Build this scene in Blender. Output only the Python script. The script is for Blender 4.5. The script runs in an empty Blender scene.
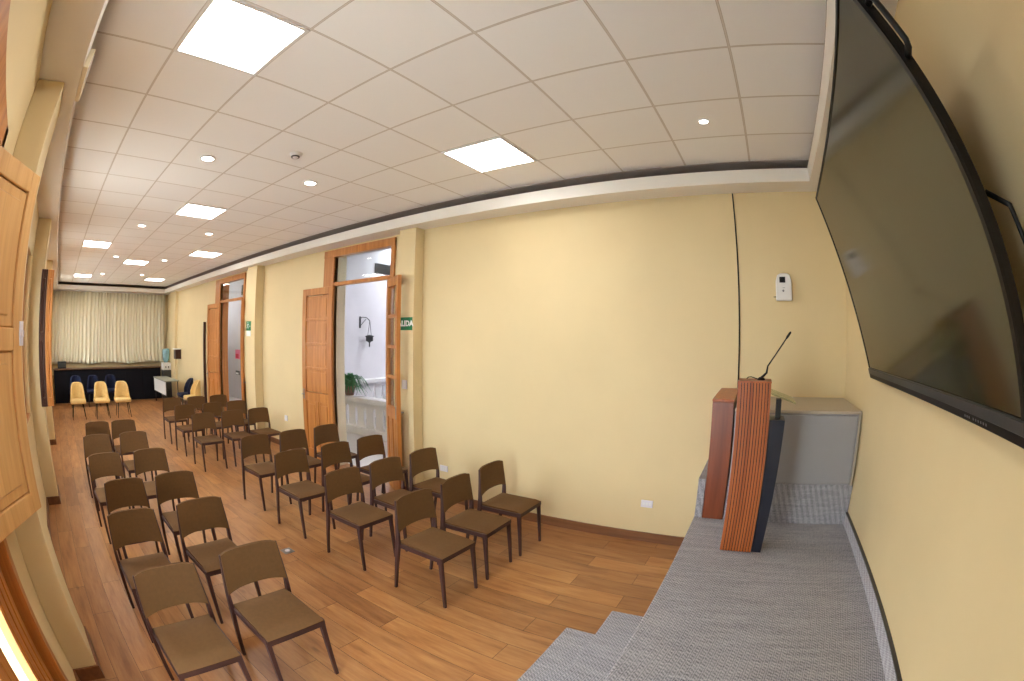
import bpy, bmesh, math, random
from mathutils import Matrix, Vector
random.seed(7)
PI = math.pi
S = bpy.context.scene
C = S.collection

# ---------------------------------------------------------------- camera, world, exposure
def make_camera():
    cd = bpy.data.cameras.new('camera')
    cd.type = 'PANO'
    cd.sensor_fit = 'HORIZONTAL'
    cd.sensor_width = 36.0
    cd.panorama_type = 'FISHEYE_EQUISOLID'        # a 16 mm diagonal fisheye lens
    cd.fisheye_lens = 458.5 / 1024 * 36.0
    cd.fisheye_fov = PI * 1.05
    cd.clip_start = 0.02
    cam = bpy.data.objects.new('camera', cd)
    C.objects.link(cam)
    yaw, pitch, roll = -1.0285, -0.0058, 0.0093
    f = Vector((math.cos(pitch)*math.cos(yaw), math.cos(pitch)*math.sin(yaw), math.sin(pitch)))
    rt = Vector((math.sin(yaw), -math.cos(yaw), 0))
    up = rt.cross(f)
    r2 = math.cos(roll)*rt + math.sin(roll)*up
    u2 = -math.sin(roll)*rt + math.cos(roll)*up
    M = Matrix.Identity(4)
    for i in range(3):
        M[i][0], M[i][1], M[i][2] = r2[i], u2[i], -f[i]
    M[0][3], M[1][3], M[2][3] = 0.0, 0.0, 2.0
    cam.matrix_world = M
    S.camera = cam
make_camera()

S.view_settings.view_transform = 'Standard'
S.view_settings.look = 'None'
S.view_settings.gamma = 1.0
S.view_settings.use_curve_mapping = False
S.view_settings.exposure = 0.45

PANEL_E, SPOT_E, SKY_E = 15.0, 17.0, 14.0

W = bpy.data.worlds.new('sky')
S.world = W
W.use_nodes = True
bg = W.node_tree.nodes['Background']
bg.inputs[0].default_value = (0.86, 0.93, 1.0, 1)
bg.inputs[1].default_value = SKY_E

# ---------------------------------------------------------------- materials
def srgb(r, g, b):
    f = lambda c: ((c/255+0.055)/1.055)**2.4 if c/255 > 0.04045 else c/255/12.92
    return (f(r), f(g), f(b), 1)

class N:
    """small node helper"""
    def __init__(s, name):
        s.m = bpy.data.materials.new(name); s.m.use_nodes = True
        s.t = s.m.node_tree; s.b = s.t.nodes['Principled BSDF']
    def n(s, typ, **kw):
        x = s.t.nodes.new(typ)
        for k, v in kw.items(): setattr(x, k, v)
        return x
    def l(s, a, b): s.t.links.new(a, b)
    def pos(s, scale=(1, 1, 1), obj=False):
        mp = s.n('ShaderNodeMapping'); mp.inputs['Scale'].default_value = scale
        if obj:
            s.l(s.n('ShaderNodeTexCoord').outputs['Object'], mp.inputs[0])
        else:
            s.l(s.n('ShaderNodeNewGeometry').outputs['Position'], mp.inputs[0])
        return mp.outputs[0]
    def noise(s, vec, scale, detail=4, rough=.55):
        x = s.n('ShaderNodeTexNoise'); x.inputs['Scale'].default_value = scale
        x.inputs['Detail'].default_value = detail; x.inputs['Roughness'].default_value = rough
        s.l(vec, x.inputs['Vector']); return x.outputs['Fac']
    def ramp(s, fac, stops):
        x = s.n('ShaderNodeValToRGB'); e = x.color_ramp.elements
        while len(e) < len(stops): e.new(.5)
        for i, (p, c) in enumerate(stops): e[i].position = p; e[i].color = c
        s.l(fac, x.inputs[0]); return x.outputs[0]
    def mix(s, fac, a, b, mode='MIX'):
        x = s.n('ShaderNodeMix', data_type='RGBA', blend_type=mode)
        if isinstance(fac, (int, float)): x.inputs[0].default_value = fac
        else: s.l(fac, x.inputs[0])
        for i, v in ((6, a), (7, b)):
            if isinstance(v, tuple): x.inputs[i].default_value = v
            else: s.l(v, x.inputs[i])
        return x.outputs[2]
    def math(s, op, a, b=None):
        x = s.n('ShaderNodeMath', operation=op)
        for i, v in enumerate((a, b)):
            if v is None: continue
            if isinstance(v, (int, float)): x.inputs[i].default_value = v
            else: s.l(v, x.inputs[i])
        return x.outputs[0]
    def bump(s, h, strength=.2, dist=.005):
        x = s.n('ShaderNodeBump'); x.inputs['Strength'].default_value = strength
        x.inputs['Distance'].default_value = dist
        s.l(h, x.inputs['Height']); s.l(x.outputs[0], s.b.inputs['Normal'])
    def set(s, color=None, rough=.5, metal=0, spec=.5):
        if color is not None:
            if isinstance(color, tuple): s.b.inputs['Base Color'].default_value = color
            else: s.l(color, s.b.inputs['Base Color'])
        s.b.inputs['Roughness'].default_value = rough
        s.b.inputs['Metallic'].default_value = metal
        s.b.inputs['Specular IOR Level'].default_value = spec
        return s.m

def plain(name, rgb, rough=.5, metal=0, spec=.5, var=.06, scale=8):
    k = N(name)
    c = srgb(*rgb)
    d = tuple(max(0, x*(1-var)) for x in c[:3]) + (1,)
    e = tuple(min(1, x*(1+var)) for x in c[:3]) + (1,)
    f = k.noise(k.pos(obj=True), scale, 3)
    return k.set(k.ramp(f, [(.3, d), (.7, e)]), rough, metal, spec)

def wood(name, a, b, axis, scale=1.0, rough=.4, band=18, spec=.5):
    """grain runs along axis"""
    k = N(name)
    sc = [band*scale]*3; sc['xyz'.index(axis)] = 1.1*scale
    f1 = k.noise(k.pos(tuple(sc), obj=True), 1.0, 6, .6)
    sc2 = [x*5 for x in sc]; sc2['xyz'.index(axis)] = 3*scale
    f2 = k.noise(k.pos(tuple(sc2), obj=True), 1.0, 3, .5)
    col = k.ramp(f1, [(.3, srgb(*a)), (.7, srgb(*b))])
    col = k.mix(k.math('MULTIPLY', f2, .35), col, srgb(*[c*.72 for c in a]))
    k.bump(f2, .08, .002)
    return k.set(col, rough, 0, spec)

def paint(name, rgb, rough=.6, var=.03):
    k = N(name)
    c = srgb(*rgb); d = tuple(x*(1-var) for x in c[:3])+(1,); e = tuple(min(1, x*(1+var)) for x in c[:3])+(1,)
    p = k.pos()
    col = k.ramp(k.noise(p, 1.3, 4), [(.3, d), (.7, e)])
    k.bump(k.noise(p, 140, 2), .06, .002)
    return k.set(col, rough, 0, .3)

M = {}
M['wall'] = paint('ochre_wall_paint', (224, 203, 158))
M['white'] = paint('white_trim_paint', (236, 231, 224), .5, .02)
M['jamb'] = paint('cream_jamb_paint', (240, 228, 200), .5, .02)
M['gallery'] = paint('pale_gallery_plaster', (202, 197, 200), .8, .04)

def mat_ceiling():
    k = N('ceiling_tiles')
    g = k.n('ShaderNodeNewGeometry')
    sep = k.n('ShaderNodeSeparateXYZ'); k.l(g.outputs['Position'], sep.inputs[0])
    def line(sock, off):
        v = k.math('DIVIDE', k.math('SUBTRACT', sock, off - .6*40), .6)
        fr = k.math('FRACT', v)
        d = k.math('ABSOLUTE', k.math('SUBTRACT', fr, .5))
        return k.math('GREATER_THAN', d, .5-.008), k.math('GREATER_THAN', d, .5-.0125), v
    lx, ex, vx = line(sep.outputs[0], 2.366)
    ly, ey, vy = line(sep.outputs[1], .263)
    grid = k.math('MAXIMUM', lx, ly)
    edge = k.math('MAXIMUM', ex, ey)
    # each tile its own slight tint
    cmb = k.n('ShaderNodeCombineXYZ')
    k.l(k.math('FLOOR', vx), cmb.inputs[0]); k.l(k.math('FLOOR', vy), cmb.inputs[1])
    wn = k.n('ShaderNodeTexWhiteNoise', noise_dimensions='2D'); k.l(cmb.outputs[0], wn.inputs['Vector'])
    tile = k.ramp(wn.outputs[0], [(0, srgb(246, 243, 241)), (1, srgb(250, 248, 246))])
    sp = k.noise(k.pos(), 60, 2)
    tile = k.mix(k.math('MULTIPLY', sp, .12), tile, srgb(234, 229, 225))
    col = k.mix(edge, tile, srgb(186, 174, 164))  # darker edge paints the slight shadow beside the grid bars
    col = k.mix(grid, col, srgb(222, 213, 204))
    k.bump(k.math('MULTIPLY', edge, -1), .3, .004)
    return k.set(col, .85, 0, .2)
M['ceiling'] = mat_ceiling()

def mat_floor():
    k = N('oak_floor_planks')
    br = k.n('ShaderNodeTexBrick')
    br.offset = .37; br.offset_frequency = 2; br.squash = 1
    br.inputs['Color1'].default_value = (0, 0, 0, 1); br.inputs['Color2'].default_value = (1, 1, 1, 1)
    br.inputs['Mortar'].default_value = (.5, .5, .5, 1)
    br.inputs['Scale'].default_value = 1; br.inputs['Mortar Size'].default_value = .0016
    br.inputs['Mortar Smooth'].default_value = .1; br.inputs['Bias'].default_value = 0
    br.inputs['Brick Width'].default_value = 1.28; br.inputs['Row Height'].default_value = .192
    k.l(k.pos(), br.inputs['Vector'])
    sepc = k.n('ShaderNodeSeparateColor'); k.l(br.outputs['Color'], sepc.inputs[0])
    shift = k.n('ShaderNodeCombineXYZ')
    k.l(k.math('MULTIPLY', sepc.outputs[0], 37.0), shift.inputs[2])
    add = k.n('ShaderNodeVectorMath', operation='ADD')
    k.l(k.pos((1.3, 9, 1)), add.inputs[0]); k.l(shift.outputs[0], add.inputs[1])
    f1 = k.noise(add.outputs[0], 1.6, 7, .62)
    add2 = k.n('ShaderNodeVectorMath', operation='ADD')
    k.l(k.pos((3.5, 70, 1)), add2.inputs[0]); k.l(shift.outputs[0], add2.inputs[1])
    f2 = k.noise(add2.outputs[0], 1.0, 3, .6)
    col = k.ramp(f1, [(.26, srgb(150, 100, 60)), (.45, srgb(190, 136, 86)), (.72, srgb(214, 164, 110))])
    tint = k.ramp(sepc.outputs[0], [(0, srgb(200, 182, 165)), (.5, srgb(232, 224, 214)), (1, srgb(255, 240, 215))])
    col = k.mix(.75, col, tint, 'MULTIPLY')
    col = k.mix(k.math('MULTIPLY', f2, .4), col, srgb(96, 58, 32))
    # knots
    vo = k.n('ShaderNodeTexVoronoi'); vo.inputs['Scale'].default_value = 1.5
    k.l(k.pos((1, 2.6, 1)), vo.inputs['Vector'])
    kn = k.ramp(vo.outputs['Distance'], [(.02, (1, 1, 1, 1)), (.09, (0, 0, 0, 1))])
    col = k.mix(k.math('MULTIPLY', kn, .55), col, srgb(70, 42, 24))
    col = k.mix(br.outputs['Fac'], col, srgb(60, 36, 20))
    k.bump(k.math('MULTIPLY', br.outputs['Fac'], -1), .25, .002)
    return k.set(col, .34, 0, .5)
M['floor'] = mat_floor()

def mat_carpet(name, a, b):
    k = N(name)
    p = k.pos((1, 1, 1))
    ch = k.n('ShaderNodeTexChecker'); ch.inputs['Scale'].default_value = 112
    ch.inputs['Color1'].default_value = (1, 1, 1, 1); ch.inputs['Color2'].default_value = (0, 0, 0, 1)
    rot = k.n('ShaderNodeMapping'); rot.inputs['Rotation'].default_value = (.5, .4, .785)
    k.l(p, rot.inputs[0]); k.l(rot.outputs[0], ch.inputs[0])
    n1 = k.noise(p, 210, 3, .7)
    st = k.noise(k.pos((4, 55, 70)), 1.0, 4, .7)
    f = k.math('ADD', k.math('MULTIPLY', ch.outputs['Fac'], .20), k.math('ADD', k.math('MULTIPLY', n1, .75), k.math('MULTIPLY', st, .36)))
    col = k.ramp(k.math('MULTIPLY', f, .72), [(.3, srgb(*a)), (.72, srgb(*b))])
    k.bump(n1, .3, .004)
    return k.set(col, .95, 0, .1)
M['carpet'] = mat_carpet('grey_woven_carpet', (92, 91, 97), (214, 212, 218))
M['carpet_light'] = mat_carpet('light_grey_carpet_skirting', (130, 128, 134), (232, 230, 236))

M['pine'] = wood('pine_door_wood', (172, 103, 44), (214, 147, 78), 'z', 1, .38)
M['pine_dark'] = wood('dark_pine_wood', (120, 62, 28), (160, 92, 44), 'z', 1, .4)
M['walnut'] = wood('dark_walnut_wood', (52, 24, 12), (78, 38, 20), 'z', 1, .5)
M['pine_light'] = wood('pale_shutter_wood', (206, 152, 88), (232, 186, 122), 'z', 1, .4)
M['base_wood'] = wood('brown_baseboard_wood', (112, 70, 42), (146, 96, 60), 'x', 1, .45)
M['red_wood'] = wood('red_cabinet_wood', (118, 54, 26), (150, 76, 40), 'z', 1, .32)
M['slat'] = wood('orange_slat_wood', (150, 72, 30), (196, 110, 54), 'z', 1, .35, 30)
M['slat_gap'] = plain('dark_groove', (38, 16, 10), .6)
M['navy'] = plain('navy_lacquer', (12, 15, 32), .4)
M['brown_fab'] = plain('brown_chair_upholstery', (102, 72, 40), .75, 0, .3, .07, 40)
M['brown_frame'] = plain('dark_brown_chair_frame', (66, 40, 38), .45)
M['grey_box'] = plain('grey_cabinet_laminate', (156, 154, 156), .4, 0, .5, .02, 2)
M['grey_top'] = plain('taupe_cabinet_top', (178, 166, 148), .4, 0, .5, .02, 2)
M['black'] = plain('black_plastic', (14, 14, 15), .45, 0, .3, .02)
M['black_matte'] = plain('black_matte_metal', (24, 23, 23), .6)
M['dark_grey'] = plain('dark_grey_bezel', (52, 52, 52), .35)
M['white_plastic'] = plain('white_plastic', (232, 230, 228), .4, 0, .5, .01)
M['lilac_plastic'] = plain('white_socket_plastic', (226, 222, 230), .35, 0, .5, .01)
M['steel'] = plain('brushed_steel', (150, 150, 155), .35, .8, .5, .05)
M['yellow_fab'] = plain('mustard_tub_fabric', (230, 198, 132), .7, 0, .3, .06, 20)
M['navy_fab'] = plain('navy_tub_fabric', (14, 22, 52), .7, 0, .3, .08, 20)
M['bar_front'] = plain('dark_navy_bar_front', (10, 10, 19), .7, 0, .2)
M['bar_top'] = wood('brown_bar_top', (84, 56, 38), (120, 84, 58), 'y', 1, .35)
M['table_top'] = plain('grey_green_table_top', (150, 150, 132), .4)
M['green'] = plain('exit_sign_green', (8, 112, 66), .4, 0, .5, .01)
M['sign_white'] = plain('sign_white', (240, 242, 240), .5, 0, .3, .01)
M['stone'] = paint('balustrade_stone', (232, 229, 229), .8, .04)
M['pink'] = plain('poster_pink', (226, 120, 150), .6)
M['red'] = plain('poster_red', (196, 30, 60), .6)
M['leaf'] = plain('fern_green', (58, 112, 66), .55, 0, .4, .3, 12)
M['terracotta'] = plain('pot_clay', (150, 120, 100), .8)

def mat_screen():
    k = N('dark_glossy_screen')
    return k.set(srgb(46, 44, 24), .13, 0, .8)
M['screen'] = mat_screen()

def mat_glass(name, tint, refl=.12):
    k = N(name)
    t = k.t; t.nodes.remove(k.b)
    tr = k.n('ShaderNodeBsdfTransparent'); tr.inputs[0].default_value = tint
    gl = k.n('ShaderNodeBsdfGlossy'); gl.inputs['Roughness'].default_value = .03
    fr = k.n('ShaderNodeLayerWeight'); fr.inputs[0].default_value = .5
    mx = k.n('ShaderNodeMixShader')
    k.l(k.math('ADD', k.math('MULTIPLY', k.math('POWER', fr.outputs['Facing'], 5.0), .7), .03), mx.inputs[0]); k.l(tr.outputs[0], mx.inputs[1]); k.l(gl.outputs[0], mx.inputs[2])
    k.l(mx.outputs[0], t.nodes['Material Output'].inputs[0])
    return k.m
M['glass'] = mat_glass('clear_window_glass', (.95, .97, .96, 1))
M['glass_top'] = mat_glass('greenish_glass_shelf', (.80, .86, .76, 1))
def mat_water():
    k = N('blue_water_bottle')
    m = k.set(srgb(160, 208, 226), .12)
    k.b.inputs['Transmission Weight'].default_value = .5
    return m
M['water'] = mat_water()

def mat_emit(name, col, e):
    k = N(name)
    k.set((.8, .8, .8, 1), .5)
    k.b.inputs['Emission Color'].default_value = col
    k.b.inputs['Emission Strength'].default_value = e
    return k.m
M['panel'] = mat_emit('led_panel_diffuser', (1.0, .965, .93, 1), PANEL_E)
M['spot'] = mat_emit('downlight_lens', (1.0, .95, .88, 1), SPOT_E)

def mat_curtain():
    k = N('ivory_curtain_cloth')
    f = k.noise(k.pos((1, 14, .6)), 1.2, 3)
    return k.set(k.ramp(f, [(.3, srgb(222, 214, 186)), (.7, srgb(236, 229, 204))]), .85, 0, .2)
M['curtain'] = mat_curtain()

# ---------------------------------------------------------------- mesh helpers
def bm_new(): return bmesh.new()

def add_box(bm, x0, x1, y0, y1, z0, z1, mi=0, bev=0):
    x0, x1 = sorted((x0, x1)); y0, y1 = sorted((y0, y1)); z0, z1 = sorted((z0, z1))
    vs = [bm.verts.new((x, y, z)) for z in (z0, z1) for y in (y0, y1) for x in (x0, x1)]
    q = [(0, 2, 3, 1), (4, 5, 7, 6), (0, 1, 5, 4), (2, 6, 7, 3), (0, 4, 6, 2), (1, 3, 7, 5)]
    fs = [bm.faces.new([vs[i] for i in f]) for f in q]
    for f in fs: f.material_index = mi
    if bev:
        es = list({e for f in fs for e in f.edges})
        r = bmesh.ops.bevel(bm, geom=es, offset=bev, segments=2, profile=.5, affect='EDGES')
        for f in r['faces']: f.material_index = mi
    return vs

def add_prism(bm, pts, d0, d1, axis='x', mi=0):
    """extrude a polygon of 2-D points along axis; 2-D order: x->(y,z), y->(x,z), z->(x,y)"""
    def p3(p, d):
        a, b = p
        return {'x': (d, a, b), 'y': (a, d, b), 'z': (a, b, d)}[axis]
    A = [bm.verts.new(p3(p, d0)) for p in pts]; B = [bm.verts.new(p3(p, d1)) for p in pts]
    n = len(pts); fs = [bm.faces.new(A), bm.faces.new(B[::-1])]
    for i in range(n):
        fs.append(bm.faces.new([A[i], B[i], B[(i+1) % n], A[(i+1) % n]]))
    for f in fs: f.material_index = mi
    return fs

def add_tube(bm, path, radii, seg=10, mi=0, flat=1.0, cap=True):
    path = [Vector(p) for p in path]
    if isinstance(radii, (int, float)): radii = [radii]*len(path)
    rings = []; prev = None
    for i, p in enumerate(path):
        d = (path[min(i+1, len(path)-1)] - path[max(i-1, 0)]).normalized()
        if prev is None:
            ref = Vector((0, 0, 1)) if abs(d.z) < .9 else Vector((1, 0, 0))
            u = d.cross(ref).normalized()
        else:
            u = (prev - d*prev.dot(d)).normalized()
        prev = u; v = d.cross(u)
        rings.append([bm.verts.new(p + radii[i]*(math.cos(t)*u + flat*math.sin(t)*v)) for t in [2*PI*k/seg for k in range(seg)]])
    fs = []
    for a, b in zip(rings, rings[1:]):
        for k in range(seg):
            fs.append(bm.faces.new([a[k], a[(k+1) % seg], b[(k+1) % seg], b[k]]))
    if cap:
        fs.append(bm.faces.new(rings[0][::-1])); fs.append(bm.faces.new(rings[-1]))
    for f in fs: f.material_index = mi; f.smooth = True
    return fs

def add_leg(bm, path, sizes, mi=0):
    """square-section tapering bar; sizes = [(sx, sy)] in x and y"""
    rings = []
    for (x, y, z), (sx, sy) in zip(path, sizes):
        c = .25
        ring = []
        for (a, b) in ((-1, -1+c), (-1+c, -1), (1-c, -1), (1, -1+c), (1, 1-c), (1-c, 1), (-1+c, 1), (-1, 1-c)):
            ring.append(bm.verts.new((x+a*sx/2, y+b*sy/2, z)))
        rings.append(ring)
    n = 8
    for a, b in zip(rings, rings[1:]):
        for k in range(n): bm.faces.new([a[k], a[(k+1) % n], b[(k+1) % n], b[k]])
    bm.faces.new(rings[0][::-1]); bm.faces.new(rings[-1])

def add_lathe(bm, prof, seg=24, c=(0, 0, 0), mi=0):
    """prof = [(r, z)] about the vertical axis through c"""
    rings = []
    for r, z in prof:
        if r < 1e-5: rings.append([bm.verts.new((c[0], c[1], c[2]+z))])
        else: rings.append([bm.verts.new((c[0]+r*math.cos(2*PI*k/seg), c[1]+r*math.sin(2*PI*k/seg), c[2]+z)) for k in range(seg)])
    for a, b in zip(rings, rings[1:]):
        for k in range(seg):
            k2 = (k+1) % seg
            if len(a) == 1 and len(b) == 1: continue
            if len(a) == 1: f = bm.faces.new([a[0], b[k2], b[k]])
            elif len(b) == 1: f = bm.faces.new([a[k], a[k2], b[0]])
            else: f = bm.faces.new([a[k], a[k2], b[k2], b[k]])
            f.material_index = mi; f.smooth = True
    for ring, flip in ((rings[0], True), (rings[-1], False)):
        if len(ring) > 1:
            f = bm.faces.new(ring[::-1] if flip else ring); f.material_index = mi

def obj(name, bm, mats, parent=None, smooth=False, mods=None):
    bmesh.ops.recalc_face_normals(bm, faces=bm.faces[:])
    me = bpy.data.meshes.new(name); bm.to_mesh(me); bm.free()
    for m in (mats if isinstance(mats, (list, tuple)) else [mats]):
        me.materials.append(M[m] if isinstance(m, str) else m)
    if smooth:
        for p in me.polygons: p.use_smooth = True
        me.set_sharp_from_angle(angle=math.radians(48))
    o = bpy.data.objects.new(name, me); C.objects.link(o)
    if parent: o.parent = parent
    return o

def bevel(o, w=.004, seg=2):
    b = o.modifiers.new('bevel', 'BEVEL'); b.width = w; b.segments = seg; b.limit_method = 'ANGLE'; b.angle_limit = math.radians(40)
    return o

def subsurf(o, lv=2):
    s = o.modifiers.new('smooth', 'SUBSURF'); s.levels = lv; s.render_levels = lv
    return o

def tag(o, label, cat, group=None, kind=None):
    o['label'] = label; o['category'] = cat
    if group: o['group'] = group
    if kind: o['kind'] = kind
    return o

def thing(name, label, cat, loc=(0, 0, 0), rz=0, group=None):
    o = bpy.data.objects.new(name, None); C.objects.link(o)
    o.empty_display_size = .1
    o.location = loc; o.rotation_euler = (0, 0, rz)
    return tag(o, label, cat, group)

def struct(name, bm, mats, label=None, cat=None, parent=None):
    o = obj(name, bm, mats, parent)
    if not parent: o['kind'] = 'structure'
    if label: o['label'] = label; o['category'] = cat
    return o

def copy_tree(src):
    r = src.copy(); C.objects.link(r)
    for ch in src.children:
        c = ch.copy(); C.objects.link(c); c.parent = r
        for g in ch.children:
            d = g.copy(); C.objects.link(d); d.parent = c
    return r

# ---------------------------------------------------------------- the room
XF, XE = -.865, 15.9            # front wall (behind the stage), end wall (curtain)
YR, YL = -4.16, .50             # long wall with the doors, window wall
ZC = 3.552
TR = .22                        # thickness of the door wall
D1 = (4.36, 5.64); D2 = (9.0, 10.42); DTOP = 3.31
W1 = (.55, 2.17); W2 = (3.75, 5.75); W3 = (7.4, 8.8); W4 = (10.6, 11.9); W5 = (13.2, 14.8)  # last three openings are unseen, added for daylight at the far end
WTOP = 2.85; SILL = 1.12

b = bm_new(); add_box(b, XF-.3, XE+.3, YR-TR, YL+.35, -.12, 0)
struct('floor', b, 'floor', 'brown oak plank floor of the hall', 'floor')
b = bm_new(); add_box(b, XF-.3, XE+.3, YR-TR, YL+.35, ZC, ZC+.12)
struct('ceiling', b, 'ceiling', 'suspended ceiling of square off-white tiles', 'ceiling')
b = bm_new(); add_box(b, XF-.3, XF, YR-TR, YL+.35, 0, ZC)
struct('wall_front', b, 'wall', 'ochre wall behind the stage and big screen', 'wall')
b = bm_new(); add_box(b, XE, XE+.3, YR-TR, YL+.35, 0, ZC)
struct('wall_back', b, 'wall', 'far end wall behind the curtain', 'wall')

b = bm_new()
for x0, x1 in ((XF, D1[0]), (D1[1], D2[0]), (D2[1], XE)): add_box(b, x0, x1, YR-TR, YR, 0, ZC)
for x0, x1 in (D1, D2): add_box(b, x0, x1, YR-TR, YR, DTOP, ZC)
struct('wall_right', b, 'wall', 'long ochre wall with the two open doorways', 'wall')

b = bm_new()
for x0, x1 in ((XF, W1[0]), (W1[1], W2[0]), (W2[1], W3[0]), (W3[1], W4[0]), (W4[1], W5[0]), (W5[1], XE)): add_box(b, x0, x1, YL, YL+.35, 0, ZC)
for x0, x1 in (W1, W2, W3, W4, W5): add_box(b, x0, x1, YL, YL+.35, WTOP, ZC)
for x0, x1 in (W2, W3, W4, W5): add_box(b, x0, x1, YL, YL+.35, 0, SILL)
struct('wall_left', b, 'wall', 'ochre window wall on the left with pilasters', 'wall')

M['ground'] = paint('pale_bounce_ground', (212, 210, 206), .9, .04)
b = bm_new(); add_box(b, -30, 45, YL+.36, 45, -4.2, -4.0)  # unseen slab added to set how much daylight bounces up indoors
struct('floor_outside', b, 'ground', 'unseen ground outside the window wall, added to temper the upward daylight', 'ground')

# pilasters
def pilaster(n, x0, x1, y0, y1, label):
    b = bm_new(); add_box(b, x0, x1, y0, y1, 0, 3.341, 0, .006)
    o = struct('trim_%d' % n, b, 'wall', label, 'pilaster')
    return o
pilaster(1, 3.79, 4.08, YR, -4.0, 'ochre pilaster beside the nearer doorway carrying the green exit sign')
pilaster(2, 8.05, 8.50, YR, -3.98, 'ochre pilaster beside the farther doorway')
pilaster(3, 14.4, 15.2, YR, -4.06, 'shallow ochre pilaster near the curtain')
pilaster(4, 2.60, 3.05, .30, YL, 'ochre pilaster on the left beside the nearest shutter')
pilaster(5, 6.05, 6.50, .30, YL, 'second ochre pilaster along the left wall')
pilaster(6, 9.50, 9.95, .30, YL, 'third ochre pilaster along the left wall')

# boxed cornice below the ceiling, open at its top
ZB, ZT = 3.341, 3.464
YFL, YFR, XFF, XFE = .20, -3.873, -.565, 15.3
def cornice(n, x0, x1, y0, y1, label):
    b = bm_new(); add_box(b, x0, x1, y0, y1, ZB, ZT)
    struct('trim_%d' % n, b, 'white', label, 'cornice')
cornice(7, XF, XE, YR, YFR, 'white boxed cornice along the door wall')
cornice(8, XF, XE, YFL, YL, 'white boxed cornice along the window wall')
cornice(9, XF, XFF, YFR, YFL, 'white boxed cornice above the big screen')
cornice(10, XFE, XE, YFR, YFL, 'white boxed cornice above the curtain')

M['cove_shade'] = plain('grey_cove_shade', (162, 150, 143), .85, 0, .2, .03, 3)  # grey tone paints the shade in the cove above the cornice
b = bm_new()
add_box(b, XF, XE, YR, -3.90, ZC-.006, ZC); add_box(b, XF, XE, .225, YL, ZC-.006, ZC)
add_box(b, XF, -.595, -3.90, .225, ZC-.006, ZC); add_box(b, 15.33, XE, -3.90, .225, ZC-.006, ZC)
struct('trim_11', b, 'cove_shade', 'dark grey border painted as cove shade around the tiled ceiling', 'painted shade border')

# baseboards
b = bm_new()
for x0, x1 in ((.40, 3.79), (4.08, 4.28), (5.94, 8.05), (8.50, 8.92), (10.78, 14.4), (15.2, XE)):
    add_box(b, x0, x1, YR, YR+.016, 0, .10)
for x0, x1, y in ((3.775, 4.095, -4.0), (8.035, 8.515, -3.98), (14.385, 15.215, -4.06)):
    add_box(b, x0, x1, YR+.016, y+.016, 0, .10)
struct('baseboard_right', b, 'base_wood', 'brown wooden baseboard along the door wall', 'baseboard')
b = bm_new()
for x0, x1 in ((.40, W1[0]), (2.17, 2.60), (3.05, 6.05), (6.50, 9.50), (9.95, XE)):
    add_box(b, x0, x1, YL-.016, YL, 0, .10)
for x0, x1 in ((2.585, 3.065), (6.035, 6.515), (9.485, 9.965)):
    add_box(b, x0, x1, .284, YL-.016, 0, .10)
struct('baseboard_left', b, 'base_wood', 'brown wooden baseboard along the window wall', 'baseboard')

# ---------------------------------------------------------------- doors
def leaf(parent, w, hinge, ang, panes, mat='pine'):
    """a door leaf: local x from the hinge along the leaf, thickness in y; parts of a door"""
    H0, H1, t = .012, 2.745, .05
    e = .105 if w > .7 else .085
    b = bm_new()
    add_box(b, 0, e, -t/2, t/2, H0, H1); add_box(b, w-e, w, -t/2, t/2, H0, H1)
    rails = [(H0, .20), (.98, 1.12), (H1-.11, H1)]
    for z0, z1 in rails: add_box(b, e, w-e, -t/2, t/2, z0, z1)
    zs = [1.12 + (H1-.11-1.12)*i/4 for i in range(5)]
    for z in zs[1:4]: add_box(b, e, w-e, -t/2+.004, t/2-.004, z-.02, z+.02)
    add_box(b, w/2-.035, w/2+.035, -t/2, t/2, .20, .98)
    o = obj('door_leaf', b, mat, parent); bevel(o, .004)
    o.location = hinge; o.rotation_euler = (0, 0, ang)
    for x0, x1 in ((e, w/2-.035), (w/2+.035, w-e)):
        b = bm_new(); add_box(b, x0, x1, -.010, .010, .20, .98)
        add_box(b, x0+.04, x1-.04, -.018, .018, .25, .93)
        obj('door_panel', b, mat, o)
    if panes == 'glass':
        b = bm_new()
        for z0, z1 in zip(zs, zs[1:]): add_box(b, e, w-e, -.003, .003, z0+.016, z1-.016)
        p = obj('glass_pane', b, 'glass', o); p['label'] = 'column of four clear glass panes'
    else:
        b = bm_new()
        for z0, z1 in zip(zs, zs[1:]): add_box(b, e, w-e, -.007, .007, z0+.012, z1-.012); add_box(b, e+.05, w-e-.05, -.012, .012, z0+.06, z1-.06)
        obj('shutter_panel', b, mat, o)
    b = bm_new()
    add_box(b, w-.065, w-.035, -t/2-.006, t/2+.006, 1.0, 1.16)
    add_tube(b, [(w-.05, t/2+.006, 1.08), (w-.05, t/2+.045, 1.08), (w-.12, t/2+.045, 1.08)], .008, 8)
    obj('door_handle', b, 'steel', o)
    return o

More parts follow.
